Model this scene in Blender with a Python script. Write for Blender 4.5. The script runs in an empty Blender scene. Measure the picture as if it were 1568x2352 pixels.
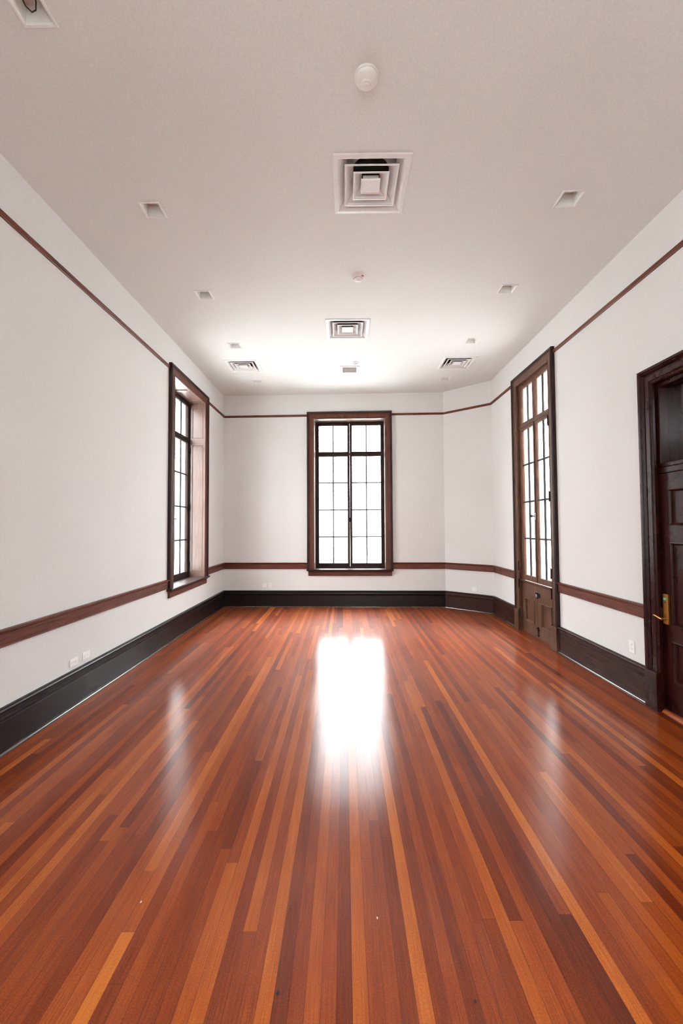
import bpy, bmesh, math, random
from mathutils import Matrix, Vector

random.seed(7)
S = bpy.context.scene
COL = S.collection

# ------------------------------------------------------------------ room dimensions (metres)
XL, XR = -2.53, 2.816          # left and right wall planes
YBL, YB = 8.795, 8.636         # back wall depth at its left and right end
XC, YC = 2.058, 7.964          # the cut corner between back and right wall
YF = -2.6                      # wall behind the camera
H = 4.425
WT = 0.42                      # wall thickness
EYE = 1.652

# ------------------------------------------------------------------ materials
def new_mat(name):
    m = bpy.data.materials.new(name); m.use_nodes = True
    nt = m.node_tree; nt.nodes.clear()
    out = nt.nodes.new('ShaderNodeOutputMaterial')
    b = nt.nodes.new('ShaderNodeBsdfPrincipled')
    nt.links.new(b.outputs[0], out.inputs[0])
    return m, nt, b

def nd(nt, t, **kw):
    n = nt.nodes.new(t)
    for k, v in kw.items():
        if k in n.inputs.keys() if hasattr(n.inputs, 'keys') else False:
            n.inputs[k].default_value = v
        else:
            setattr(n, k, v)
    return n

def ramp(nt, stops):
    r = nt.nodes.new('ShaderNodeValToRGB')
    e = r.color_ramp.elements
    while len(e) < len(stops): e.new(0.5)
    for i, (p, c) in enumerate(stops):
        e[i].position = p; e[i].color = (c[0], c[1], c[2], 1)
    return r

def lin(r, g, b):
    f = lambda v: (v / 255 / 12.92) if v / 255 <= 0.04045 else ((v / 255 + 0.055) / 1.055) ** 2.4
    return (f(r), f(g), f(b))

def plain(name, col, rough=0.5, metal=0.0, noise=0.04, scale=30, bump=0.0, spec=0.5):
    m, nt, b = new_mat(name)
    tc = nt.nodes.new('ShaderNodeTexCoord')
    n = nt.nodes.new('ShaderNodeTexNoise'); n.inputs['Scale'].default_value = scale; n.inputs['Detail'].default_value = 5
    nt.links.new(tc.outputs['Object'], n.inputs['Vector'])
    r = ramp(nt, [(0.3, [c * (1 - noise) for c in col]), (0.7, [min(1, c * (1 + noise)) for c in col])])
    nt.links.new(n.outputs['Fac'], r.inputs[0]); nt.links.new(r.outputs[0], b.inputs['Base Color'])
    b.inputs['Roughness'].default_value = rough; b.inputs['Metallic'].default_value = metal
    b.inputs['Specular IOR Level'].default_value = spec
    if bump:
        bp = nt.nodes.new('ShaderNodeBump'); bp.inputs['Strength'].default_value = bump; bp.inputs['Distance'].default_value = 0.002
        nt.links.new(n.outputs['Fac'], bp.inputs['Height']); nt.links.new(bp.outputs[0], b.inputs['Normal'])
    return m

def plaster(name, col, scale=90, bump=0.15):
    m, nt, b = new_mat(name)
    tc = nt.nodes.new('ShaderNodeTexCoord')
    n = nt.nodes.new('ShaderNodeTexNoise'); n.inputs['Scale'].default_value = scale; n.inputs['Detail'].default_value = 3; n.inputs['Roughness'].default_value = 0.7
    n2 = nt.nodes.new('ShaderNodeTexNoise'); n2.inputs['Scale'].default_value = 1.3; n2.inputs['Detail'].default_value = 1
    for q in (n, n2): nt.links.new(tc.outputs['Object'], q.inputs['Vector'])
    r = ramp(nt, [(0.35, [c * 0.95 for c in col]), (0.65, [min(1, c * 1.03) for c in col])])
    r2 = ramp(nt, [(0.3, (0.97, 0.97, 0.965)), (0.7, (1, 1, 1))])
    mx = nt.nodes.new('ShaderNodeMix'); mx.data_type = 'RGBA'; mx.blend_type = 'MULTIPLY'; mx.inputs[0].default_value = 1
    nt.links.new(n.outputs['Fac'], r.inputs[0]); nt.links.new(n2.outputs['Fac'], r2.inputs[0])
    nt.links.new(r.outputs[0], mx.inputs[6]); nt.links.new(r2.outputs[0], mx.inputs[7])
    nt.links.new(mx.outputs[2], b.inputs['Base Color'])
    b.inputs['Roughness'].default_value = 0.75; b.inputs['Specular IOR Level'].default_value = 0.25
    bp = nt.nodes.new('ShaderNodeBump'); bp.inputs['Strength'].default_value = bump; bp.inputs['Distance'].default_value = 0.0015
    nt.links.new(n.outputs['Fac'], bp.inputs['Height']); nt.links.new(bp.outputs[0], b.inputs['Normal'])
    return m

def wood(name, c1, c2, rough=0.33, axis='Z', grain=40, bump=0.25, coat=0.3, wear=None, wear_amt=0.5, wscale=5, spec=0.5):
    """stained wood, grain stretched along one axis, optional worn patches"""
    m, nt, b = new_mat(name)
    tc = nt.nodes.new('ShaderNodeTexCoord')
    mp = nt.nodes.new('ShaderNodeMapping')
    sc = [grain, grain, grain]; sc['XYZ'.index(axis)] = grain * 0.05
    mp.inputs['Scale'].default_value = sc
    nt.links.new(tc.outputs['Object'], mp.inputs[0])
    n = nt.nodes.new('ShaderNodeTexNoise'); n.inputs['Scale'].default_value = 1.6; n.inputs['Detail'].default_value = 5; n.inputs['Roughness'].default_value = 0.65
    nt.links.new(mp.outputs[0], n.inputs['Vector'])
    r = ramp(nt, [(0.3, c1), (0.7, c2)])
    nt.links.new(n.outputs['Fac'], r.inputs[0])
    colsock = r.outputs[0]
    n2 = nt.nodes.new('ShaderNodeTexNoise'); n2.inputs['Scale'].default_value = wscale; n2.inputs['Detail'].default_value = 6
    nt.links.new(tc.outputs['Object'], n2.inputs['Vector'])
    if wear:
        mk = ramp(nt, [(0.45, (0, 0, 0)), (0.75, (wear_amt,) * 3)])
        nt.links.new(n2.outputs['Fac'], mk.inputs[0])
        mx = nt.nodes.new('ShaderNodeMix'); mx.data_type = 'RGBA'
        nt.links.new(mk.outputs[0], mx.inputs[0]); nt.links.new(colsock, mx.inputs[6]); mx.inputs[7].default_value = (*wear, 1)
        colsock = mx.outputs[2]
    nt.links.new(colsock, b.inputs['Base Color'])
    rr = nt.nodes.new('ShaderNodeMapRange'); rr.inputs['To Min'].default_value = rough * 0.75; rr.inputs['To Max'].default_value = rough * 1.35
    nt.links.new(n2.outputs['Fac'], rr.inputs['Value']); nt.links.new(rr.outputs[0], b.inputs['Roughness'])
    b.inputs['Specular IOR Level'].default_value = spec
    b.inputs['Coat Weight'].default_value = coat; b.inputs['Coat Roughness'].default_value = rough * 0.7
    bp = nt.nodes.new('ShaderNodeBump'); bp.inputs['Strength'].default_value = bump; bp.inputs['Distance'].default_value = 0.001
    nt.links.new(n.outputs['Fac'], bp.inputs['Height']); nt.links.new(bp.outputs[0], b.inputs['Normal'])
    return m

M = {}
M['wall'] = plaster('wall_plaster', (0.715, 0.705, 0.688))
M['ceiling'] = plaster('ceiling_plaster', (0.725, 0.735, 0.715), scale=70)
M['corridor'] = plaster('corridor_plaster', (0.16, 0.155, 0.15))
for ax in 'XYZ':
    M['casing' + ax] = wood('casing_wood_' + ax, lin(50, 22, 15), lin(112, 56, 37), axis=ax, rough=0.40, coat=0.1, spec=0.3)
    M['band' + ax] = wood('backband_wood_' + ax, lin(24, 12, 12), lin(54, 30, 27), axis=ax, rough=0.38, coat=0.1, spec=0.3)
    M['jamb' + ax] = wood('jamb_wood_' + ax, lin(72, 46, 36), lin(108, 74, 58), axis=ax, rough=0.42, coat=0.8, spec=0.6)
    M['rail' + ax] = wood('chair_rail_wood_' + ax, lin(60, 25, 16), lin(120, 62, 42), axis=ax, rough=0.40, coat=0.1, spec=0.3)
    M['base' + ax] = wood('baseboard_wood_' + ax, lin(6, 5, 7), lin(30, 20, 21), axis=ax, rough=0.30, coat=0.0, spec=0.28, bump=0.3)
    M['browbase' + ax] = wood('brown_baseboard_wood_' + ax, lin(26, 13, 11), lin(72, 42, 34), axis=ax, rough=0.42, coat=0.0, spec=0.15, bump=0.4)
    M['old' + ax] = wood('worn_door_wood_' + ax, lin(52, 29, 21), lin(112, 74, 54), axis=ax, rough=0.42, coat=0.1, spec=0.3, wear=lin(128, 94, 74), wear_amt=0.4)
    M['dark' + ax] = wood('mahogany_door_wood_' + ax, lin(26, 9, 8), lin(62, 24, 20), axis=ax, rough=0.27, coat=0.0, spec=0.16, bump=0.08)
M['sash'] = wood('sash_wood', lin(30, 20, 18), lin(58, 40, 34), rough=0.6, coat=0.0, spec=0.2)
M['muntin'] = plain('muntin_metal', lin(52, 52, 52), rough=0.45, metal=0.3)
M['black'] = plain('aged_black_metal', lin(22, 20, 19), rough=0.4, metal=0.6)
M['brass'] = plain('brass', lin(196, 142, 78), rough=0.3, metal=0.9)
M['brassdark'] = plain('aged_brass', lin(120, 82, 50), rough=0.4, metal=0.8)
M['white'] = plain('white_enamel', (0.78, 0.775, 0.765), rough=0.35)
M['plastic'] = plain('white_plastic', (0.80, 0.79, 0.79), rough=0.3)
M['ivory'] = plain('ivory_plastic', (0.76, 0.74, 0.70), rough=0.35)
M['can'] = plain('lamp_baffle_grey', (0.82, 0.84, 0.81), rough=0.35)
M['lens'] = plain('lamp_lens_off', (0.72, 0.69, 0.62), rough=0.25)
M['duct_shade'] = plain('duct_shade_black', (0.012, 0.012, 0.012), rough=0.9)  # duct black, also the painted shade inside the far diffusers
M['grille'] = plain('return_grille_grey', (0.42, 0.41, 0.39), rough=0.5)
M['cable'] = plain('black_cable', (0.01, 0.01, 0.01), rough=0.4)
M['green'] = plain('green_indicator', lin(88, 176, 140), rough=0.4)
M['red'] = plain('red_indicator', lin(190, 96, 74), rough=0.4)
M['slot'] = plain('outlet_slot', lin(60, 56, 56), rough=0.6)
M['threshold'] = wood('threshold_wood', lin(150, 76, 42), lin(190, 104, 62), axis='Y', rough=0.3)
M['shoe'] = wood('shoe_wood', lin(30, 22, 22), lin(62, 46, 44), axis='Y', rough=0.22, coat=0.8)
M['stone'] = plain('pale_stone', (0.72, 0.70, 0.66), rough=0.8, noise=0.1, scale=3)
M['facade'] = plain('pale_facade', (0.86, 0.82, 0.76), rough=0.8, noise=0.05, scale=2)
M['paving'] = plain('pale_paving', (0.60, 0.59, 0.58), rough=0.85, noise=0.08, scale=2)
M['darkglass'] = plain('dark_window_glass', (0.085, 0.09, 0.10), rough=0.6)

def glass_mat():
    m = bpy.data.materials.new('window_glass'); m.use_nodes = True
    nt = m.node_tree; nt.nodes.clear()
    out = nt.nodes.new('ShaderNodeOutputMaterial')
    tr = nt.nodes.new('ShaderNodeBsdfTransparent'); tr.inputs[0].default_value = (0.94, 0.955, 0.95, 1)
    gl = nt.nodes.new('ShaderNodeBsdfGlossy'); gl.inputs['Roughness'].default_value = 0.02
    fr = nt.nodes.new('ShaderNodeFresnel')
    # both faces of the thin pane reflect like an outer face
    ge = nt.nodes.new('ShaderNodeNewGeometry'); mr = nt.nodes.new('ShaderNodeMapRange')
    mr.inputs['To Min'].default_value = 1.45; mr.inputs['To Max'].default_value = 1 / 1.45
    nt.links.new(ge.outputs['Backfacing'], mr.inputs['Value']); nt.links.new(mr.outputs[0], fr.inputs['IOR'])
    mx = nt.nodes.new('ShaderNodeMixShader')
    nt.links.new(fr.outputs[0], mx.inputs[0]); nt.links.new(tr.outputs[0], mx.inputs[1]); nt.links.new(gl.outputs[0], mx.inputs[2])
    nt.links.new(mx.outputs[0], out.inputs[0])
    return m
M['glass'] = glass_mat()

def floor_mat():
    m, nt, b = new_mat('strip_floor_fir')
    at = nt.nodes.new('ShaderNodeAttribute'); at.attribute_name = 'tone'
    uv = nt.nodes.new('ShaderNodeUVMap'); uv.uv_map = 'UVMap'
    geo = nt.nodes.new('ShaderNodeTexCoord')
    tone = ramp(nt, [(0.0, lin(92, 30, 7)), (0.3, lin(128, 50, 11)), (0.55, lin(152, 67, 16)), (0.8, lin(174, 87, 23)), (1.0, lin(196, 110, 36))])
    sep = nt.nodes.new('ShaderNodeSeparateColor')
    nt.links.new(at.outputs['Color'], sep.inputs[0])
    # grain: stretched noise shifted per board
    mp = nt.nodes.new('ShaderNodeMapping'); mp.inputs['Scale'].default_value = (260, 3.2, 1)
    sh = nt.nodes.new('ShaderNodeVectorMath'); sh.operation = 'MULTIPLY_ADD'
    cmb = nt.nodes.new('ShaderNodeCombineXYZ')
    nt.links.new(sep.outputs[1], cmb.inputs[2])
    sh.inputs[1].default_value = (0, 0, 40)
    nt.links.new(cmb.outputs[0], sh.inputs[0]); nt.links.new(geo.outputs['Object'], sh.inputs[2])
    nt.links.new(sh.outputs[0], mp.inputs[0])
    mp.inputs['Scale'].default_value = (330, 5, 1)
    n = nt.nodes.new('ShaderNodeTexNoise'); n.inputs['Scale'].default_value = 1; n.inputs['Detail'].default_value = 4; n.inputs['Roughness'].default_value = 0.62
    nt.links.new(mp.outputs[0], n.inputs['Vector'])
    mpb = nt.nodes.new('ShaderNodeMapping'); mpb.inputs['Scale'].default_value = (7, 1.1, 1)
    nt.links.new(sh.outputs[0], mpb.inputs[0])
    nb = nt.nodes.new('ShaderNodeTexNoise'); nb.inputs['Scale'].default_value = 1; nb.inputs['Detail'].default_value = 4
    nt.links.new(mpb.outputs[0], nb.inputs['Vector'])
    def math_(op, a, bb, c=None):
        q = nt.nodes.new('ShaderNodeMath'); q.operation = op
        for i, v in enumerate((a, bb, c)):
            if v is None: continue
            if isinstance(v, (int, float)): q.inputs[i].default_value = v
            else: nt.links.new(v, q.inputs[i])
        return q.outputs[0]
    t = math_('MULTIPLY_ADD', math_('SUBTRACT', n.outputs['Fac'], 0.5), 0.85, sep.outputs[0])
    t = math_('MULTIPLY_ADD', math_('SUBTRACT', nb.outputs['Fac'], 0.5), 0.45, t)
    nm = nt.nodes.new('ShaderNodeTexNoise'); nm.inputs['Scale'].default_value = 160; nm.inputs['Detail'].default_value = 2; nt.links.new(geo.outputs['Object'], nm.inputs['Vector'])
    t = math_('MULTIPLY_ADD', math_('SUBTRACT', nm.outputs['Fac'], 0.5), 0.5, t)
    nt.links.new(t, tone.inputs[0])
    # seams between boards from the board's own UV
    su = nt.nodes.new('ShaderNodeSeparateXYZ'); nt.links.new(uv.outputs[0], su.inputs[0])
    du = math_('ABSOLUTE', math_('SUBTRACT', su.outputs[0], 0.5), 0)
    seamx = math_('GREATER_THAN', du, 0.482)
    seamy = math_('LESS_THAN', su.outputs[1], 0.0022)
    ns = nt.nodes.new('ShaderNodeTexNoise'); ns.inputs['Scale'].default_value = 2.5; ns.inputs['Detail'].default_value = 3
    nt.links.new(geo.outputs['Object'], ns.inputs['Vector'])
    amt = math_('MULTIPLY', math_('MAXIMUM', seamx, seamy), math_('MULTIPLY_ADD', ns.outputs['Fac'], 1.1, 0.0))
    mx = nt.nodes.new('ShaderNodeMix'); mx.data_type = 'RGBA'; mx.blend_type = 'MIX'
    nt.links.new(amt, mx.inputs[0]); nt.links.new(tone.outputs[0], mx.inputs[6]); mx.inputs[7].default_value = (*lin(58, 24, 18), 1)
    nt.links.new(mx.outputs[2], b.inputs['Base Color'])
    nr = nt.nodes.new('ShaderNodeTexNoise'); nr.inputs['Scale'].default_value = 1.7; nr.inputs['Detail'].default_value = 3
    nt.links.new(geo.outputs['Object'], nr.inputs['Vector'])
    rr = nt.nodes.new('ShaderNodeMapRange'); rr.inputs['To Min'].default_value = 0.15; rr.inputs['To Max'].default_value = 0.25
    nt.links.new(nr.outputs['Fac'], rr.inputs['Value'])
    # varnished wood: diffuse wood under a clear varnish layer
    df = nt.nodes.new('ShaderNodeBsdfDiffuse'); nt.links.new(b.inputs['Base Color'].links[0].from_socket, df.inputs['Color'])
    gl = nt.nodes.new('ShaderNodeBsdfAnisotropic'); gl.distribution = 'BECKMANN'; nt.links.new(rr.outputs[0], gl.inputs['Roughness'])
    fr = nt.nodes.new('ShaderNodeFresnel'); fr.inputs['IOR'].default_value = 1.5
    ms = nt.nodes.new('ShaderNodeMixShader')
    g2 = nt.nodes.new('ShaderNodeBsdfAnisotropic'); g2.distribution = 'GGX'; g2.inputs['Roughness'].default_value = 0.44
    mg = nt.nodes.new('ShaderNodeMixShader'); mg.inputs[0].default_value = 0.27   # worn, slightly hazy varnish
    nt.links.new(gl.outputs[0], mg.inputs[1]); nt.links.new(g2.outputs[0], mg.inputs[2])
    nt.links.new(fr.outputs[0], ms.inputs[0]); nt.links.new(df.outputs[0], ms.inputs[1]); nt.links.new(mg.outputs[0], ms.inputs[2])
    bp = nt.nodes.new('ShaderNodeBump'); bp.inputs['Strength'].default_value = 0.25; bp.inputs['Distance'].default_value = 0.0006
    hh = math_('SUBTRACT', math_('MULTIPLY', n.outputs['Fac'], 0.25), amt)
    nt.links.new(hh, bp.inputs['Height'])
    for q in (df, gl, g2, fr): nt.links.new(bp.outputs[0], q.inputs['Normal'])
    out = [q for q in nt.nodes if q.type == 'OUTPUT_MATERIAL'][0]
    nt.links.new(ms.outputs[0], out.inputs[0]); nt.nodes.remove(b)
    return m
M['floor'] = floor_mat()

# ------------------------------------------------------------------ geometry helpers
class Frame:
    """wall-local coordinates: a along the wall, z up, o out of the wall into the room"""
    def __init__(s, O, t, n, ax):
        s.O = Vector((O[0], O[1], 0)); s.t = Vector((t[0], t[1], 0)).normalized(); s.n = Vector((n[0], n[1], 0)).normalized(); s.ax = ax
    def P(s, a, z, o): return s.O + s.t * a + s.n * o + Vector((0, 0, z))
def wall_frame(p, q, ax):
    t = Vector((q[0] - p[0], q[1] - p[1])).normalized(); n = Vector((t.y, -t.x))
    c = Vector((0, 4)) - Vector(p[:2])
    if n.dot(c) < 0: n = -n
    return Frame(p, t, n, ax), (Vector(q) - Vector(p)).length
FL = Frame((XL, 0), (0, 1), (1, 0), 'Y')
FR = Frame((XR, 0), (0, 1), (-1, 0), 'Y')
FB, LB = wall_frame((XL, YBL), (XC, YB), 'X')
FC, LC = wall_frame((XC, YB), (XR, YC), 'X')
FF = Frame((0, YF), (1, 0), (0, 1), 'X')

class MB:
    def __init__(s): s.bm = bmesh.new()
    def hexa(s, c):
        v = [s.bm.verts.new(p) for p in c]
        for f in ((0, 1, 2, 3), (4, 5, 6, 7), (0, 1, 5, 4), (1, 2, 6, 5), (2, 3, 7, 6), (3, 0, 4, 7)):
            s.bm.faces.new([v[i] for i in f])
        return s
    def box(s, fr, a0, a1, z0, z1, o0, o1):
        P = fr.P
        return s.hexa([P(a0, z0, o0), P(a1, z0, o0), P(a1, z1, o0), P(a0, z1, o0), P(a0, z0, o1), P(a1, z0, o1), P(a1, z1, o1), P(a0, z1, o1)])
    def wbox(s, x0, x1, y0, y1, z0, z1):
        return s.hexa([Vector(p) for p in ((x0, y0, z0), (x1, y0, z0), (x1, y1, z0), (x0, y1, z0), (x0, y0, z1), (x1, y0, z1), (x1, y1, z1), (x0, y1, z1))])
    def loft(s, rings, closed=False, cap=True):
        vs = [[s.bm.verts.new(p) for p in r] for r in rings]
        n = len(vs[0]); m = len(vs)
        for i in range(m if closed else m - 1):
            A, B = vs[i], vs[(i + 1) % m]
            for k in range(n):
                s.bm.faces.new((A[k], A[(k + 1) % n], B[(k + 1) % n], B[k]))
        if cap and not closed:
            s.bm.faces.new(vs[0]); s.bm.faces.new(vs[-1])
        return s
    def sweep(s, fr, prof, a0, a1, m0=0.0, m1=0.0):
        """profile [(z,o)] run along the wall; ends mitred: a shifts by m*o"""
        return s.loft([[fr.P(a0 + m0 * o, z, o) for z, o in prof], [fr.P(a1 - m1 * o, z, o) for z, o in prof]])
    def surround(s, fr, prof, a0, a1, z0, z1, closed=False):
        """profile [(d,o)], d measured outward from the opening edge"""
        if closed:
            return s.loft([[fr.P(a0 - d, z0 - d, o) for d, o in prof], [fr.P(a0 - d, z1 + d, o) for d, o in prof],
                           [fr.P(a1 + d, z1 + d, o) for d, o in prof], [fr.P(a1 + d, z0 - d, o) for d, o in prof]], closed=True)
        return s.loft([[fr.P(a0 - d, z0, o) for d, o in prof], [fr.P(a0 - d, z1 + d, o) for d, o in prof],
                       [fr.P(a1 + d, z1 + d, o) for d, o in prof], [fr.P(a1 + d, z0, o) for d, o in prof]])
    def lathe(s, prof, c=(0, 0, 0), n=40, axis='Z', fr=None):
        rings = []
        for r, h in prof:
            ring = []
            for k in range(n):
                t = 2 * math.pi * k / n; x, y = r * math.cos(t), r * math.sin(t)
                if fr is None: ring.append(Vector((c[0] + x, c[1] + y, c[2] + h)))
                else: ring.append(fr.P(c[0] + x, c[1] + y, c[2] + h))
            rings.append(ring)
        return s.loft(rings)
    def tube(s, pts, r, n=10):
        pts = [Vector(p) for p in pts]; rings = []
        for i, p in enumerate(pts):
            d = (pts[min(i + 1, len(pts) - 1)] - pts[max(i - 1, 0)]).normalized()
            u = d.cross(Vector((0, 0, 1)))
            if u.length < 1e-3: u = d.cross(Vector((1, 0, 0)))
            u.normalize(); w = d.cross(u)
            rr = r[i] if isinstance(r, (list, tuple)) else r
            rings.append([p + (u * math.cos(2 * math.pi * k / n) + w * math.sin(2 * math.pi * k / n)) * rr for k in range(n)])
        return s.loft(rings)
    def build(s, name, mat, parent=None, smooth=False, bevel=0.0, loc=None):
        bm = s.bm
        bmesh.ops.recalc_face_normals(bm, faces=bm.faces)
        off = Vector(loc) if loc is not None else (parent_loc(parent) if parent else Vector((0, 0, 0)))
        for v in bm.verts: v.co -= off
        me = bpy.data.meshes.new(name); bm.to_mesh(me); bm.free()
        me.materials.append(mat)
        if smooth:
            for p in me.polygons: p.use_smooth = True
            try: me.set_sharp_from_angle(angle=math.radians(35))
            except Exception: pass
        o = bpy.data.objects.new(name, me); COL.objects.link(o)
        if parent: o.parent = parent
        elif loc is not None: o.location = off
        if bevel:
            b = o.modifiers.new('bevel', 'BEVEL'); b.width = bevel; b.segments = 2; b.limit_method = 'ANGLE'
        return o

def parent_loc(o):
    v = Vector((0, 0, 0))
    while o is not None:
        v += o.location; o = o.parent
    return v

def tag(o, label=None, cat=None, group=None, kind=None):
    if label: o['label'] = label
    if cat: o['category'] = cat
    if group: o['group'] = group
    if kind: o['kind'] = kind
    return o
def empty(name, loc, **kw):
    o = bpy.data.objects.new(name, None); COL.objects.link(o); o.location = loc; o.empty_display_size = 0.1
    return tag(o, **kw)
def B1(name, mat, parent, fr, *dims, bevel=0.0):
    return MB().box(fr, *dims).build(name, mat, parent, bevel=bevel)

# ------------------------------------------------------------------ openings (wall-local a0,a1,z0,z1)
W_BACK = (1.905, 3.385, 0.77, 3.90)
W_LEFT = (6.145, 7.53, 0.77, 3.90)
D_FRENCH = (5.70, 6.76, 0.0, 3.90)
D_HALL = (2.82, 3.82, 0.0, 2.93)
W_LEFT_ADDED = (-1.5, -0.115, 0.77, 3.90)     # copy of the left window, added out of view to brighten the near room
W_FRONT_ADDED = (-0.60, 0.88, 0.77, 3.90)  # added behind the camera, unseen, for more light on the near ceiling

def grid_wall(name, fr, a0, a1, z0, z1, holes, mat, label, g=0.02, thick=WT):
    """slab with rectangular holes, built as cells around the openings"""
    mb = MB()
    hs = [(h[0] - g, h[1] + g, (h[2] - g if h[2] > 0 else z0), h[3] + g) for h in holes]
    xs = sorted({a0, a1, *[h[0] for h in hs], *[h[1] for h in hs]})
    for i in range(len(xs) - 1):
        l, r = xs[i], xs[i + 1]; mid = (l + r) / 2
        hh = [h for h in hs if h[0] < mid < h[1]]
        if not hh: mb.box(fr, l, r, z0, z1, -thick, 0)
        else:
            h = hh[0]
            if h[2] > z0: mb.box(fr, l, r, z0, h[2], -thick, 0)
            mb.box(fr, l, r, h[3], z1, -thick, 0)
    bmesh.ops.remove_doubles(mb.bm, verts=mb.bm.verts, dist=1e-5)
    o = mb.build(name, mat)
    return tag(o, label=label, cat='wall', kind='structure')

wz0, wz1 = -0.05, H + 0.05
grid_wall('wall_left', FL, YF - 0.3, YBL + 0.02, wz0, wz1, [W_LEFT, W_LEFT_ADDED], M['wall'], 'off-white plaster wall on the left with one tall window')
grid_wall('wall_right', FR, YF - 0.3, YC + 0.02, wz0, wz1, [D_FRENCH, D_HALL], M['wall'], 'off-white plaster wall on the right with the two doors')
grid_wall('wall_back', FB, -0.3, LB + 0.15, wz0, wz1, [W_BACK], M['wall'], 'off-white plaster end wall around the centre window')
grid_wall('wall_diagonal', FC, -0.1, LC + 0.15, wz0, wz1, [], M['wall'], 'narrow angled wall cutting the far right corner')
grid_wall('wall_front', FF, XL - 0.3, XR + 0.3, wz0, wz1, [W_FRONT_ADDED], M['wall'], 'plaster wall behind the camera')

# ------------------------------------------------------------------ ceiling fittings positions
LIGHT_Y = [2.13, 3.57, 4.92, 6.33, 7.93]
LX0, LX1 = -1.66, 1.925
lights = [(LX0, y) for y in LIGHT_Y] + [(LX1, y) for y in (3.49, 4.85, 6.23, 7.85)]
diffs = [(0.227, 3.329, 0.60), (0.061, 5.823, 0.60), (-1.72, 7.16, 0.56), (1.93, 7.09, 0.56)]
ret = (0.108, 7.345, 0.34)
holes = [(x - 0.078, x + 0.078, y - 0.078, y + 0.078) for x, y in lights]
holes += [(x - s / 2 + 0.045, x + s / 2 - 0.045, y - s / 2 + 0.045, y + s / 2 - 0.045) for x, y, s in diffs]
holes += [(ret[0] - 0.125, ret[0] + 0.125, ret[1] - 0.125, ret[1] + 0.125)]
def ceiling():
    bm = bmesh.new()
    x0, x1, y0, y1 = XL - 0.4, XR + 0.4, YF - 0.4, YBL + 0.4
    xs = sorted({x0, x1, *[h[0] for h in holes], *[h[1] for h in holes]})
    ys = sorted({y0, y1, *[h[2] for h in holes], *[h[3] for h in holes]})
    T = 0.13
    for i in range(len(xs) - 1):
        for j in range(len(ys) - 1):
            cx, cy = (xs[i] + xs[i + 1]) / 2, (ys[j] + ys[j + 1]) / 2
            if any(h[0] < cx < h[1] and h[2] < cy < h[3] for h in holes): continue
            for z in (H, H + T):
                bm.faces.new([bm.verts.new((x, y, z)) for x, y in ((xs[i], ys[j]), (xs[i + 1], ys[j]), (xs[i + 1], ys[j + 1]), (xs[i], ys[j + 1]))])
    bmesh.ops.remove_doubles(bm, verts=bm.verts, dist=1e-6)
    # sides of slab and of the holes
    for h in holes + [(x0, x1, y0, y1)]:
        c = [(h[0], h[2]), (h[1], h[2]), (h[1], h[3]), (h[0], h[3])]
        for k in range(4):
            p, q = c[k], c[(k + 1) % 4]
            bm.faces.new([bm.verts.new((*p, H)), bm.verts.new((*q, H)), bm.verts.new((*q, H + T)), bm.verts.new((*p, H + T))])
    # solid cover above the void
    mb = MB(); mb.bm = bm
    mb.wbox(x0, x1, y0, y1, H + 0.32, H + 0.36)
    o = mb.build('ceiling', M['ceiling'])
    tag(o, 'flat off-white plaster ceiling with vents and recessed lights', 'ceiling', kind='structure')
ceiling()

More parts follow.
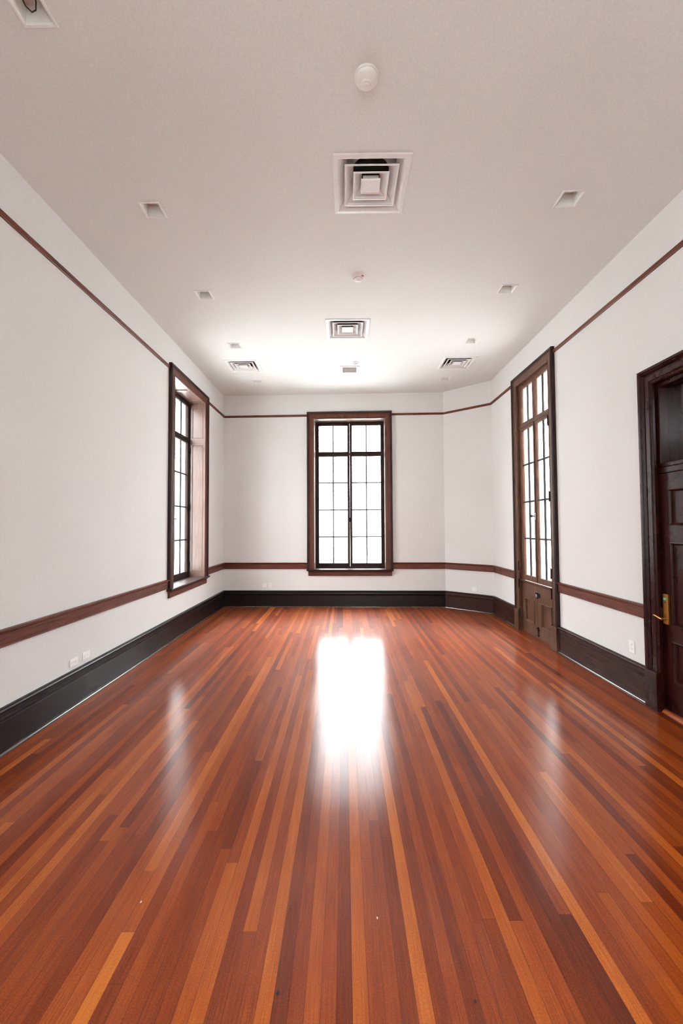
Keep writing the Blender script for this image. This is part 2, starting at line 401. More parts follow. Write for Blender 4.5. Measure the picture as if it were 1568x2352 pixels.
# ------------------------------------------------------------------ floor of narrow strips
PW = 0.0552; PX0 = 0.0196
def floor():
    me = bpy.data.meshes.new('floor'); verts = []; faces = []; tones = []; uvs = []
    k0 = math.floor((XL - 0.4 - PX0) / PW); k1 = math.ceil((XR + 0.4 - PX0) / PW)
    fixed = {4: 0.86, 0: 0.78, -1: 0.12, -3: 0.66, -6: 0.80, -5: 0.16, -4: 0.32, 5: 0.22, 3: 0.18, 2: 0.36, 1: 0.42, -2: 0.4, 17: 0.92, 6: 0.4, 7: 0.15, -7: 0.42, -10: 0.75, -9: 0.3, 8: 0.5, 9: 0.3}
    joints = {1: [2.148, 4.6], 3: [2.29, 5.2], 2: [2.417], -8: [1.77, 4.9], -17: [1.768], -23: [2.367]}
    rng = random.Random(11)
    for k in range(k0, k1 + 1):
        x0 = PX0 + k * PW; x1 = x0 + PW
        ys = [YF - 0.4]
        if k in joints: cuts = list(joints[k])
        elif k in fixed: cuts = [rng.uniform(3.6, 5.5), rng.uniform(6.2, 7.6)]
        else:
            cuts = []; y = YF + rng.uniform(0, 2.5)
            while y < 9:
                cuts.append(y); y += rng.choice((0.9, 1.4, 2.1, 2.8, 3.6, 4.4)) * rng.uniform(0.85, 1.15)
        ys += [c for c in cuts if c < 9] + [YBL + 0.4]
        for i in range(len(ys) - 1):
            L = ys[i + 1] - ys[i]
            t = min(1, max(0, rng.gauss(0.40, 0.13)))
            if rng.random() < 0.07: t = rng.uniform(0.68, 0.85)
            if k in fixed and ys[i] < 4.0 < 9: t = 0.42 + (fixed[k] - 0.42) * 0.8
            if k == -17 and i == 0: t = 0.95
            if k == -8 and i == 0: t = 0.35
            if k == -8 and i == 1: t = 0.7
            b = len(verts)
            verts += [(x0, ys[i], 0), (x1, ys[i], 0), (x1, ys[i + 1], 0), (x0, ys[i + 1], 0)]
            faces.append((b, b + 1, b + 2, b + 3)); tones.append((t, rng.random()))
            uvs.append(((0, 0), (1, 0), (1, L), (0, L)))
    me.from_pydata(verts, [], faces)
    ca = me.color_attributes.new('tone', 'FLOAT_COLOR', 'CORNER')
    uv = me.uv_layers.new(name='UVMap')
    i = 0
    for f, (t, r) in enumerate(tones):
        for c in range(4):
            ca.data[i].color = (t, r, 0, 1); uv.data[i].uv = uvs[f][c]; i += 1
    me.materials.append(M['floor'])
    o = bpy.data.objects.new('floor', me); COL.objects.link(o)
    tag(o, 'glossy reddish-brown floor of narrow wooden strips', 'floor', kind='structure')
    # sub floor slab
floor()

# ------------------------------------------------------------------ window and sash makers
CASE = [(0.0, 0.0), (0.0, 0.026), (0.008, 0.034), (0.018, 0.026), (0.086, 0.026), (0.092, 0.034), (0.104, 0.036), (0.104, 0.0)]
BAND = [(0.104, 0.0), (0.104, 0.040), (0.112, 0.052), (0.132, 0.056), (0.142, 0.050), (0.145, 0.040), (0.145, 0.0)]
PANEL_MOLD = [(0.0, -0.016), (0.0, -0.006), (-0.006, 0.001), (-0.014, -0.003), (-0.020, -0.016)]

def sash(root, name, fr, a0, a1, z0, z1, of, mats, top=0.04, bot=0.04, sl=0.042, sr=0.042, vbars=(), hbars=(), th=0.042, glass='glass'):
    """glazed sash: frame part with glass and muntins as sub-parts; of = room-side face"""
    mb = MB()
    pr = lambda d, o: (d, o)
    A0, A1, Z0, Z1 = a0 + sl, a1 - sr, z0 + bot, z1 - top
    mb.box(fr, a0, A0, z0, z1, of - th, of); mb.box(fr, A1, a1, z0, z1, of - th, of)
    mb.box(fr, A0, A1, z0, Z0, of - th, of); mb.box(fr, A0, A1, Z1, z1, of - th, of)
    # bevelled glazing bead
    mb.surround(fr, [(0.0, of - 0.024), (0.0, of - 0.001), (-0.004, of - 0.008), (-0.007, of - 0.024)], A0, A1, Z0, Z1, closed=True)
    s = mb.build(name, mats, root)
    g = MB(); g.box(fr, A0 - 0.004, A1 + 0.004, Z0 - 0.004, Z1 + 0.004, of - 0.030, of - 0.026)
    g.build('glass', M['glass'], s)
    if vbars or hbars:
        w = 0.0125
        for v in vbars:
            b = MB(); b.loft([[fr.P(v - w, Z0, of - 0.034), fr.P(v - w, Z0, of - 0.020), fr.P(v - 0.003, Z0, of - 0.010), fr.P(v + 0.003, Z0, of - 0.010), fr.P(v + w, Z0, of - 0.020), fr.P(v + w, Z0, of - 0.034)],
                              [fr.P(v - w, Z1, of - 0.034), fr.P(v - w, Z1, of - 0.020), fr.P(v - 0.003, Z1, of - 0.010), fr.P(v + 0.003, Z1, of - 0.010), fr.P(v + w, Z1, of - 0.020), fr.P(v + w, Z1, of - 0.034)]])
            b.build('muntin', M['muntin'], s)
        for h in hbars:
            b = MB(); b.loft([[fr.P(A0, h - w, of - 0.034), fr.P(A0, h - w, of - 0.020), fr.P(A0, h - 0.003, of - 0.010), fr.P(A0, h + 0.003, of - 0.010), fr.P(A0, h + w, of - 0.020), fr.P(A0, h + w, of - 0.034)],
                              [fr.P(A1, h - w, of - 0.034), fr.P(A1, h - w, of - 0.020), fr.P(A1, h - 0.003, of - 0.010), fr.P(A1, h + 0.003, of - 0.010), fr.P(A1, h + w, of - 0.020), fr.P(A1, h + w, of - 0.034)]])
            b.build('muntin', M['muntin'], s)
    return s

def casing(root, fr, a0, a1, z0, z1, mat, band, wscale=1.0):
    c = [(d * wscale, o) for d, o in CASE]; b = [(d * wscale, o) for d, o in BAND]
    MB().surround(fr, c, a0, a1, z0, z1).build('casing', mat, root)
    MB().surround(fr, b, a0, a1, z0, z1).build('backband', band, root)

def jamb_side(root, fr, a, sgn, z0, z1, depth, mat, panels, name='jamb_panel'):
    """panelled lining on the side of a deep window recess. sgn=+1 when the opening lies at larger a"""
    J = Frame((0, 0), (0, 0.0001), (1, 0), 'Z')
    J.O = fr.P(a, 0, 0); J.t = -fr.n; J.n = fr.t * sgn
    mb = MB()
    t = 0.02
    d0, d1 = -0.03, depth
    ps = panels
    mb.box(J, d0, d1, z0, z1, -t, 0.0)
    sw = 0.042
    # stiles and rails stand proud, panels lie back
    mb.box(J, d0, 0.012, z0, z1, 0, 0.010); mb.box(J, d1 - sw, d1, z0, z1, 0, 0.010)
    zz = [z0] + [q for p in ps for q in p] + [z1]
    for i in range(0, len(zz), 2): mb.box(J, 0.012, d1 - sw, zz[i], zz[i + 1], 0, 0.010)
    for p in ps: mb.surround(J, [(0.0, 0.0), (0.0, 0.012), (-0.006, 0.013), (-0.014, 0.0)], 0.012, d1 - sw, p[0], p[1], closed=True)
    return mb.build(name, mat, root)

def hinge(root, fr, a, z, o, mat, h=0.11):
    mb = MB()
    mb.box(fr, a - 0.012, a + 0.012, z - h / 2 + .004, z + h / 2 - .004, o, o + 0.004)
    p = fr.P(a, 0, o + 0.008)
    mb.tube([p + Vector((0, 0, z - h / 2)), p + Vector((0, 0, z + h / 2))], 0.0075, 10)
    mb.tube([p + Vector((0, 0, z - h / 2 - 0.012)), p + Vector((0, 0, z - h / 2 - 0.004)), p + Vector((0, 0, z - h / 2))], [0.003, 0.007, 0.005], 8)
    mb.tube([p + Vector((0, 0, z + h / 2)), p + Vector((0, 0, z + h / 2 + 0.004)), p + Vector((0, 0, z + h / 2 + 0.012))], [0.005, 0.007, 0.003], 8)
    return mb.build('hinge', mat, root, smooth=True)

ZT0, ZT1 = 3.155, 3.245   # glass edges at the transom rail
HB = (1.43, 2.005, 2.585)

def make_window(name, label, fr, W, open_stay=False):
    a0, a1, z0, z1 = W
    ax = fr.ax
    root = empty(name, fr.P((a0 + a1) / 2, z0, 0), label=label, cat='window', kind='structure')
    casing(root, fr, a0, a1, z0, z1, M['casingZ'], M['bandZ'])
    D = 0.25
    # panelled jambs and head
    for a, s in ((a0, 1), (a1, -1)):
        jamb_side(root, fr, a, s, z0, z1, D, M['jambZ'], [(z0 + 0.10, 3.13), (3.25, z1 - 0.10)])
    hm = MB(); hm.box(fr, a0, a1, z1, z1 + 0.02, -D, 0.026)
    m = (a0 + a1) / 2
    hm.box(fr, a0, a1, z1 - 0.010, z1, -0.02, 0.026); hm.box(fr, a0, a1, z1 - 0.010, z1, -D, -D + 0.04)
    for p, q in ((a0, a0 + .07), (m - .04, m + .04), (a1 - .07, a1)): hm.box(fr, p, q, z1 - 0.010, z1, -D + 0.04, -0.02)
    hm.build('head_panel', M['jamb' + ax], root)
    # stool with rounded nosing, apron
    st = [(z0 - 0.034, 0.0), (z0 - 0.034, 0.066), (z0 - 0.026, 0.076), (z0 - 0.012, 0.080), (z0 - 0.003, 0.076), (z0, 0.066), (z0, 0.0)]
    mb = MB(); mb.sweep(fr, st, a0 - 0.150, a1 + 0.150); mb.box(fr, a0, a1, z0 - 0.034, z0, -D - 0.05, 0.0)
    mb.build('window_stool', M['band' + ax], root)
    ap = [(z0 - 0.135, 0.0), (z0 - 0.135, 0.022), (z0 - 0.128, 0.030), (z0 - 0.062, 0.030), (z0 - 0.054, 0.040), (z0 - 0.040, 0.060), (z0 - 0.034, 0.062), (z0 - 0.034, 0.0)]
    MB().sweep(fr, ap, a0 - 0.120, a1 + 0.120).build('apron', M['casing' + ax], root)
    # fixed frame
    o = -D
    mb = MB()
    mb.box(fr, a0, a0 + 0.030, z0, z1, o - 0.075, o + 0.004); mb.box(fr, a1 - 0.030, a1, z0, z1, o - 0.075, o + 0.004)
    mb.box(fr, a0, a1, z1 - 0.030, z1, o - 0.075, o + 0.004); mb.box(fr, a0, a1, z0, z0 + 0.025, o - 0.075, o + 0.004)
    mb.box(fr, a0 + .03, a1 - .03, 3.185, 3.217, o - 0.075, o + 0.006)
    mb.build('window_frame', M['sash'], root)
    A0, A1 = a0 + 0.031, a1 - 0.031
    for (p, q, side) in ((A0, m - 0.0015, 0), (m + 0.0015, A1, 1)):
        v = (p + q) / 2
        sash(root, 'transom_sash', fr, p, q, 3.219, z1 - 0.031, o - 0.004, M['sash'], top=0.048, bot=0.027, vbars=(v,))
        sash(root, 'casement_sash', fr, p, q, z0 + 0.027, 3.183, o - 0.004, M['sash'], top=0.028, bot=0.068, vbars=(v,), hbars=HB)
    # small catch in the middle
    kb = MB(); kb.box(fr, m - 0.012, m + 0.012, 1.74, 1.84, o, o + 0.008)
    kb.tube([fr.P(m, 1.79, o), fr.P(m, 1.79, o + 0.03), fr.P(m + 0.005, 1.78, o + 0.045)], [0.006, 0.006, 0.011], 10)
    kb.build('catch', M['black'], root, smooth=True)
    for a in (a0 + 0.03, a1 - 0.03):
        for z in (0.98, 2.0, 3.02): hinge(root, fr, a, z, o + 0.002, M['black'], 0.10)
    if open_stay:
        s = MB(); s.tube([fr.P(a0 + 0.10, 1.80, o + 0.03), fr.P(a0 + 0.30, 1.806, o + 0.04), fr.P(a0 + 0.50, 1.795, o + 0.03)], 0.006, 8)
        s.tube([fr.P(a0 + 0.50, 1.795, o + 0.03), fr.P(a0 + 0.50, 1.795, o - 0.004)], 0.006, 8)
        s.tube([fr.P(a0 + 0.10, 1.80, o + 0.03), fr.P(a0 + 0.10, 1.80, o - 0.004)], 0.006, 8)
        s.build('stay_bar', M['black'], root, smooth=True)
    # masonry sill outside
    MB().box(fr, a0 - 0.05, a1 + 0.05, z0 - 0.12, z0 - 0.035, -WT - 0.06, -D - 0.06).build('outer_sill', M['stone'], root)
    return root

make_window('window_1', 'tall dark-wood casement window in the middle of the back wall', FB, W_BACK)
make_window('window_2', 'tall deep-set casement window in the left wall', FL, W_LEFT)
make_window('window_3_added', 'added casement window in the left wall beside the camera, unseen, brightens the near room', FL, W_LEFT_ADDED)
make_window('window_4_added', 'added casement window in the wall behind the camera, unseen, brightens the near room', FF, W_FRONT_ADDED)

# ------------------------------------------------------------------ french door on the right
def french():
    fr = FR; a0, a1, z0, z1 = D_FRENCH; m = (a0 + a1) / 2
    root = empty('door_1', fr.P(m, 0, 0), label='tall narrow glazed double door of worn brown wood in the right wall', cat='door', kind='structure')
    casing(root, fr, a0, a1, z0, z1, M['oldZ'], M['bandZ'], 1.0)
    for p, q in ((a1 + 0.001, a1 + 0.147), (a0 - 0.147, a0 - 0.001)):
        B1('plinth_block', M['oldZ'], root, fr, p, q, 0, 0.315, 0, 0.060, bevel=0.004)
    mb = MB()
    mb.box(fr, a0 - 0.02, a0, 0, z1, -0.07, 0.0); mb.box(fr, a1, a1 + 0.02, 0, z1, -0.07, 0.0); mb.box(fr, a0 - 0.02, a1 + 0.02, z1, z1 + 0.02, -0.07, 0.0)
    mb.box(fr, a0, a1, z1 - 0.026, z1, -0.062, -0.016)
    mb.build('jamb', M['oldZ'], root)
    B1('threshold', M['oldY'], root, fr, a0, a1, 0.0, 0.016, -0.16, -0.012)
    of = -0.016
    A0, A1 = a0 + 0.004, a1 - 0.004
    # transom bar + transom sashes, tall glazed leaves, low panelled leaves
    mb = MB(); mb.box(fr, a0, a1, 3.20, 3.235, of - 0.06, of + 0.006); mb.build('transom_bar', M['oldY'], root)
    for p, q, s in ((A0, m - 0.0015, 0), (m + 0.0015, A1, 1)):
        v = (p + q) / 2 + (0.005 if s == 0 else -0.005)
        sl, sr = (0.076, 0.042) if s == 0 else (0.042, 0.082)
        sash(root, 'transom_sash', fr, p, q, 3.236, z1 - 0.027, of, M['oldZ'], top=0.048, bot=0.035, sl=sl, sr=sr, vbars=((p + sl + q - sr) / 2,))
        sash(root, 'glazed_leaf', fr, p, q, 0.800, 3.198, of, M['oldZ'], top=0.040, bot=0.078, sl=sl, sr=sr, vbars=((p + sl + q - sr) / 2,), hbars=(1.45, 2.02, 2.605))
        # lower leaf with one raised panel
        z_0, z_1, st = 0.018, 0.775, 0.105
        pz0, pz1 = 0.175, 0.525
        lb = MB()
        lb.box(fr, p, p + st, z_0, z_1, of - 0.045, of); lb.box(fr, q - st, q, z_0, z_1, of - 0.045, of)
        lb.box(fr, p + st, q - st, z_0, pz0, of - 0.045, of); lb.box(fr, p + st, q - st, pz1, z_1, of - 0.045, of)
        leaf = lb.build('lower_leaf', M['oldZ'], root)
        pb = MB(); pb.box(fr, p + st - .004, q - st + .004, pz0 - .004, pz1 + .004, of - 0.040, of - 0.022)
        pb.surround(fr, [(0, of - 0.03), (0, of + 0.006), (-0.008, of + 0.008), (-0.018, of - 0.006), (-0.024, of - 0.03)], p + st, q - st, pz0, pz1, closed=True)
        pb.build('door_panel', M['oldZ'], leaf)
        ld = [(0.762, of), (0.762, of + 0.010), (0.772, of + 0.022), (0.786, of + 0.026), (0.792, of + 0.022), (0.796, of)]
        MB().sweep(fr, ld, p, q).build('ledge_moulding', M['oldY'], leaf)
    # astragal
    MB().box(fr, m - 0.012, m + 0.012, 0.802, 3.196, of, of + 0.012).build('astragal', M['oldZ'], root, bevel=0.003)
    for a, zs in ((a1 - 0.001, ((3.08, 'brassdark'), (2.03, 'brassdark'), (1.01, 'black'), (0.735, 'black'), (0.265, 'black'))),
                  (a0 + 0.001, ((3.08, 'black'), (2.045, 'black'), (1.0, 'black'), (0.73, 'black'), (0.25, 'black')))):
        for z, mt in zs: hinge(root, fr, a, z, of + 0.046, M[mt], 0.135)
    # knob on the glazed leaf
    k = MB(); k.box(fr, m - 0.022, m + 0.006, 1.735, 1.835, of + 0.01, of + 0.022)
    kb = k.build('knob_plate', M['grille'], root, bevel=0.002)
    k = MB(); c = fr.P(m + 0.0, 1.79, 0)
    k.tube([fr.P(m - 0.005, 1.79, of + 0.015), fr.P(m - 0.003, 1.79, of + 0.045), fr.P(m + 0.0, 1.79, of + 0.055), fr.P(m + 0.0, 1.79, of + 0.075), fr.P(m, 1.79, of + 0.082)], [0.007, 0.007, 0.018, 0.020, 0.010], 16)
    k.build('knob', M['black'], kb, smooth=True)
    # thumb turn latch on the lower leaves
    k = MB(); k.box(fr, m - 0.075, m + 0.005, 0.60, 0.66, of, of + 0.010)
    lt = k.build('rim_latch', M['black'], root, bevel=0.003)
    k = MB(); k.tube([fr.P(m - 0.035, 0.65, of + 0.006), fr.P(m - 0.035, 0.655, of + 0.035), fr.P(m - 0.055, 0.665, of + 0.045)], [0.008, 0.007, 0.013], 10)
    k.tube([fr.P(m - 0.065, 0.61, of + 0.006), fr.P(m - 0.065, 0.60, of + 0.03), fr.P(m - 0.06, 0.585, of + 0.036)], [0.007, 0.007, 0.010], 10)
    k.build('thumb_turn', M['black'], lt, smooth=True)
    k = MB(); k.box(fr, m + 0.004, m + 0.030, 0.60, 0.67, of, of + 0.014); k.build('latch_keeper', M['grille'], root, bevel=0.002)
    k = MB(); k.tube([fr.P(m - 0.02, 0.03, of + 0.008), fr.P(m - 0.02, 0.17, of + 0.008)], 0.005, 8)
    k.tube([fr.P(m - 0.02, 0.145, of + 0.004), fr.P(m - 0.02, 0.15, of + 0.03)], [0.006, 0.010], 10)
    k.box(fr, m - 0.034, m - 0.006, 0.03, 0.05, of, of + 0.016); k.box(fr, m - 0.034, m - 0.006, 0.11, 0.13, of, of + 0.016)
    k.build('surface_bolt', M['black'], root, smooth=True)
french()

# ------------------------------------------------------------------ dark hallway door
def hall_door():
    fr = FR; a0, a1, z0, z1 = D_HALL; m = (a0 + a1) / 2
    root = empty('door_2', fr.P(m, 0, 0), label='dark mahogany panelled door with glazed transom at the right edge', cat='door', kind='structure')
    prof = [(0.0, 0.0), (0.0, 0.020), (0.010, 0.030), (0.026, 0.022), (0.032, 0.030), (0.078, 0.030), (0.084, 0.022), (0.096, 0.022), (0.096, 0.0)]
    band = [(0.096, 0.0), (0.096, 0.026), (0.106, 0.046), (0.120, 0.040), (0.126, 0.052), (0.146, 0.052), (0.150, 0.046), (0.150, 0.0)]
    MB().surround(fr, prof, a0 + 0.03, a1 - 0.03, 0, z1).build('casing', M['darkZ'], root)
    MB().surround(fr, band, a0 + 0.03, a1 - 0.03, 0, z1).build('backband', M['darkZ'], root)
    for p, q in ((a1 - 0.032, a1 + 0.122), (a0 - 0.122, a0 + 0.032)):
        B1('plinth_block', M['darkZ'], root, fr, p, q, 0, 0.335, 0, 0.060, bevel=0.004)
    mb = MB()
    mb.box(fr, a0 - 0.02, a0, 0, z1, -WT, 0); mb.box(fr, a1, a1 + 0.02, 0, z1, -WT, 0); mb.box(fr, a0 - .02, a1 + .02, z1, z1 + 0.02, -WT, 0)
    mb.box(fr, a0, a0 + 0.02, 0, z1, -0.13, -0.080); mb.box(fr, a1 - 0.02, a1, 0, z1, -0.13, -0.080)
    mb.build('jamb', M['darkZ'], root)
    of = -0.03
    MB().sweep(fr, [(0, -WT), (0, 0.02), (0.006, 0.02), (0.018, 0.004), (0.018, -WT)], a0, a1).build('threshold', M['threshold'], root)
    # transom
    B1('transom_bar', M['darkY'], root, fr, a0, a1, 2.112, 2.165, of - 0.06, of + 0.008, bevel=0.004)
    mb = MB()
    mb.surround(fr, [(0.0, of - 0.09), (0.0, of - 0.006), (-0.006, of), (-0.036, of), (-0.040, of - 0.006), (-0.040, of - 0.09)], a0, a1, 2.165, z1, closed=True)
    ts = mb.build('transom_frame', M['darkZ'], root)
    B1('glass', M['glass'], ts, fr, a0 + 0.04, a1 - 0.04, 2.205, z1 - 0.04, of - 0.084, of - 0.080)
    # door leaf
    st = 0.112
    Z0, Z1 = 0.024, 2.108
    rows = [(0.275, 0.635), (0.775, 1.497), (1.645, 1.965)]
    cols = [(a0 + st, m - 0.055), (m + 0.055, a1 - st)]
    lb = MB(); d0, d1 = of - 0.045, of
    p, q = a0 + 0.003, a1 - 0.003
    lb.box(fr, p, cols[0][0], Z0, Z1, d0, d1); lb.box(fr, cols[1][1], q, Z0, Z1, d0, d1); lb.box(fr, cols[0][1], cols[1][0], Z0, Z1, d0, d1)
    zz = [Z0] + [v for r in rows for v in r] + [Z1]
    for c in cols:
        for i in range(0, len(zz), 2): lb.box(fr, c[0], c[1], zz[i], zz[i + 1], d0, d1)
    leaf = lb.build('door_leaf', M['darkZ'], root)
    for c in cols:
        for r in rows:
            b = MB(); b.box(fr, c[0] - .004, c[1] + .004, r[0] - .004, r[1] + .004, of - 0.040, of - 0.024)
            b.surround(fr, [(0.0, of - 0.03), (0.0, of + 0.001), (-0.008, of + 0.003), (-0.020, of - 0.010), (-0.026, of - 0.03)], c[0], c[1], r[0], r[1], closed=True)
            b.build('door_panel', M['darkZ'], leaf)
    # lockset
    c = 3.752
    MB().box(fr, c - 0.032, c + 0.032, 0.776, 1.040, of, of + 0.020).build('lock_plate', M['brass'], leaf, bevel=0.003)
    plate = leaf.children[-1] if leaf.children else leaf
    g = MB(); fo = Frame((0, 0), (0, 1), (-1, 0), 'Y'); fo.O = fr.O; 
    ring = []
    g.loft([[fr.P(c + 0.020 * math.cos(t), 0.997 + 0.011 * math.sin(t), of + 0.020) for t in [2 * math.pi * k / 20 for k in range(20)]],
            [fr.P(c + 0.020 * math.cos(t), 0.997 + 0.011 * math.sin(t), of + 0.022) for t in [2 * math.pi * k / 20 for k in range(20)]]])
    gi = g.build('indicator_label', M['green'], leaf); gi['label'] = 'green oval marking on the brass lock plate'
    g = MB(); g.box(fr, c - 0.012, c + 0.014, 0.966, 0.970, of + 0.020, of + 0.0212); g.build('card_slot', M['slot'], leaf)
    lv = MB()
    lv.tube([fr.P(c, 0.822, of + 0.018), fr.P(c, 0.822, of + 0.050), fr.P(c, 0.822, of + 0.060)], [0.013, 0.011, 0.010], 14)
    lv.tube([fr.P(c - 0.004, 0.821, of + 0.056), fr.P(c + 0.03, 0.829, of + 0.060), fr.P(c + 0.065, 0.838, of + 0.060), fr.P(c + 0.098, 0.839, of + 0.056), fr.P(c + 0.108, 0.838, of + 0.052)], [0.009, 0.009, 0.008, 0.007, 0.005], 12)
    lv.build('lever_handle', M['brass'], leaf, smooth=True)
    B1('strike_plate', M['brassdark'], root, fr, a1 - 0.0225, a1 - 0.0195, 0.83, 0.915, -0.028, 0.004)
hall_door()

# corridor behind the dark door
def corridor():
    x0, x1, y0, y1 = XR + WT, XR + WT + 1.7, 1.6, 5.0
    mb = MB(); mb.wbox(x1, x1 + 0.1, y0, y1, -0.05, 3.3); mb.wbox(x0 - .02, x1, y0 - 0.1, y0, -0.05, 2.9); mb.wbox(x0 - .02, x1, y1, y1 + 0.1, -0.05, 3.3); mb.wbox(x0 - .02, x1, y0, y1, 3.2, 3.3)  # end wall stops below the ceiling: unseen gap added to let sky light in
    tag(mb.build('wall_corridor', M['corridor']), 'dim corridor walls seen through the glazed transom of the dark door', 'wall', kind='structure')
    mb = MB(); mb.wbox(XR + 0.4, x1, y0, y1, -0.05, -0.001)
    tag(mb.build('floor_corridor', M['threshold']), 'corridor floor behind the dark door', 'floor', kind='structure')
    mb = MB(); mb.wbox(x1 - 0.03, x1, y0, y1, 2.72, 2.78)
    tag(mb.build('trim_corridor', M['darkY']), 'thin dark rail on the corridor wall behind the transom glass', 'trim', kind='structure')
corridor()

# ------------------------------------------------------------------ baseboards, chair rail, picture rail
turn1 = math.acos(max(-1, min(1, FB.t.dot(FC.t)))); mC = math.tan(turn1 / 2)
turn2 = math.acos(max(-1, min(1, FC.t.dot(-FR.t)))); mR = math.tan(turn2 / 2)
turn0 = math.acos(max(-1, min(1, FL.t.dot(FB.t)))); mL = math.tan(turn0 / 2)
BASE = [(0, 0), (0, 0.030), (0.232, 0.030), (0.236, 0.026), (0.242, 0.034), (0.262, 0.038), (0.268, 0.030), (0.296, 0.026), (0.302, 0.036), (0.316, 0.042), (0.326, 0.036), (0.331, 0.024), (0.331, 0)]
SHOE = [(0, 0.030), (0, 0.050), (0.008, 0.049), (0.016, 0.043), (0.021, 0.034), (0.021, 0.030)]
CHAIR = [(0.775, 0), (0.775, 0.018), (0.780, 0.024), (0.786, 0.018), (0.790, 0.020), (0.872, 0.020), (0.876, 0.028), (0.886, 0.032), (0.892, 0.044), (0.902, 0.046), (0.906, 0.040), (0.906, 0)]
PICT = [(3.954, 0), (3.954, 0.010), (3.961, 0.016), (3.978, 0.016), (3.985, 0.024), (3.993, 0.024), (3.993, 0)]
c145 = 0.145
segs_base = [('left', FL, YF, YBL, 0, mL), ('back', FB, 0, LB, mL, mC), ('diagonal', FC, 0, LC, mC, mR),
             ('right', FR, D_FRENCH[1] + 0.147, YC, 0, mR), ('right_middle', FR, D_HALL[1] + 0.122, D_FRENCH[0] - 0.147, 0, 0), ('right_near', FR, YF, D_HALL[0] - 0.122, 0, 0)]
blab = {'left': 'tall near-black moulded baseboard along the left wall', 'back': 'tall black baseboard under the back window', 'diagonal': 'short dark baseboard on the angled corner wall',
        'right': 'short dark baseboard between the angled corner and the glazed double door', 'right_middle': 'dark baseboard between the glazed double door and the mahogany door',
        'right_near': 'dark baseboard on the right wall before the mahogany door'}
for nm, fr, a, b, m0, m1 in segs_base:
    mb = MB(); mb.sweep(fr, BASE, a, b, m0, m1)
    o = tag(mb.build('baseboard_' + nm, M[('base' if fr in (FL, FB) else 'browbase') + fr.ax]), blab[nm], 'baseboard', kind='structure')
    MB().sweep(fr, SHOE, a, b, m0, m1).build('shoe_moulding', M['shoe'], o, smooth=True)
n = 0
chair = [(FL, YF, W_LEFT_ADDED[0] - c145, 0, 0, 'red-brown chair rail on the left wall behind the camera'),
         (FL, W_LEFT_ADDED[1] + c145, W_LEFT[0] - c145, 0, 0, 'long red-brown chair rail on the left wall in front of its window'),
         (FL, W_LEFT[1] + c145, YBL, 0, mL, 'short chair rail between the left window and the far left corner'),
         (FB, 0, W_BACK[0] - c145, mL, 0, 'dark chair rail left of the back window'),
         (FB, W_BACK[1] + c145, LB, 0, mC, 'dark chair rail right of the back window'),
         (FC, 0, LC, mC, mR, 'light brown chair rail on the angled corner wall'),
         (FR, D_FRENCH[1] + c145, YC, 0, mR, 'short chair rail beyond the glazed double door'),
         (FR, D_HALL[1] + 0.12, D_FRENCH[0] - c145, 0, 0, 'chair rail between the glazed double door and the mahogany door'),
         (FR, YF, D_HALL[0] - 0.12, 0, 0, 'chair rail on the right wall before the mahogany door')]
pict = [(FL, YF, W_LEFT_ADDED[0] - c145, 0, 0, 'thin picture rail high on the left wall behind the camera'),
        (FL, W_LEFT_ADDED[1] + c145, W_LEFT[0] - c145, 0, 0, 'thin dark picture rail high on the left wall in front of its window'),
        (FL, W_LEFT[1] + c145, YBL, 0, mL, 'thin picture rail between the left window and the far left corner'),
        (FB, 0, W_BACK[0] - c145, mL, 0, 'thin picture rail left of the back window'),
        (FB, W_BACK[1] + c145, LB, 0, mC, 'thin picture rail right of the back window'),
        (FC, 0, LC, mC, mR, 'thin picture rail on the angled corner wall'),
        (FR, D_FRENCH[1] + c145, YC, 0, mR, 'thin picture rail beyond the glazed double door'),
        (FR, YF, D_FRENCH[0] - c145, 0, 0, 'thin brown picture rail running above the mahogany door')]
for prof, lst in ((CHAIR, chair), (PICT, pict)):
    for fr, a, b, m0, m1, lab in lst:
        n += 1
        tag(MB().sweep(fr, prof, a, b, m0, m1).build('trim_%d' % n, M['rail' + fr.ax]), lab, 'trim', kind='structure')

# ------------------------------------------------------------------ ceiling fittings
def sq_ring(mb, c, prof):
    """square ring lofted from [(half size, z)] closed profile"""
    x, y = c
    corners = ((-1, -1), (1, -1), (1, 1), (-1, 1))
    mb.loft([[Vector((x + sx * r, y + sy * r, z)) for r, z in prof] for sx, sy in corners], closed=True)

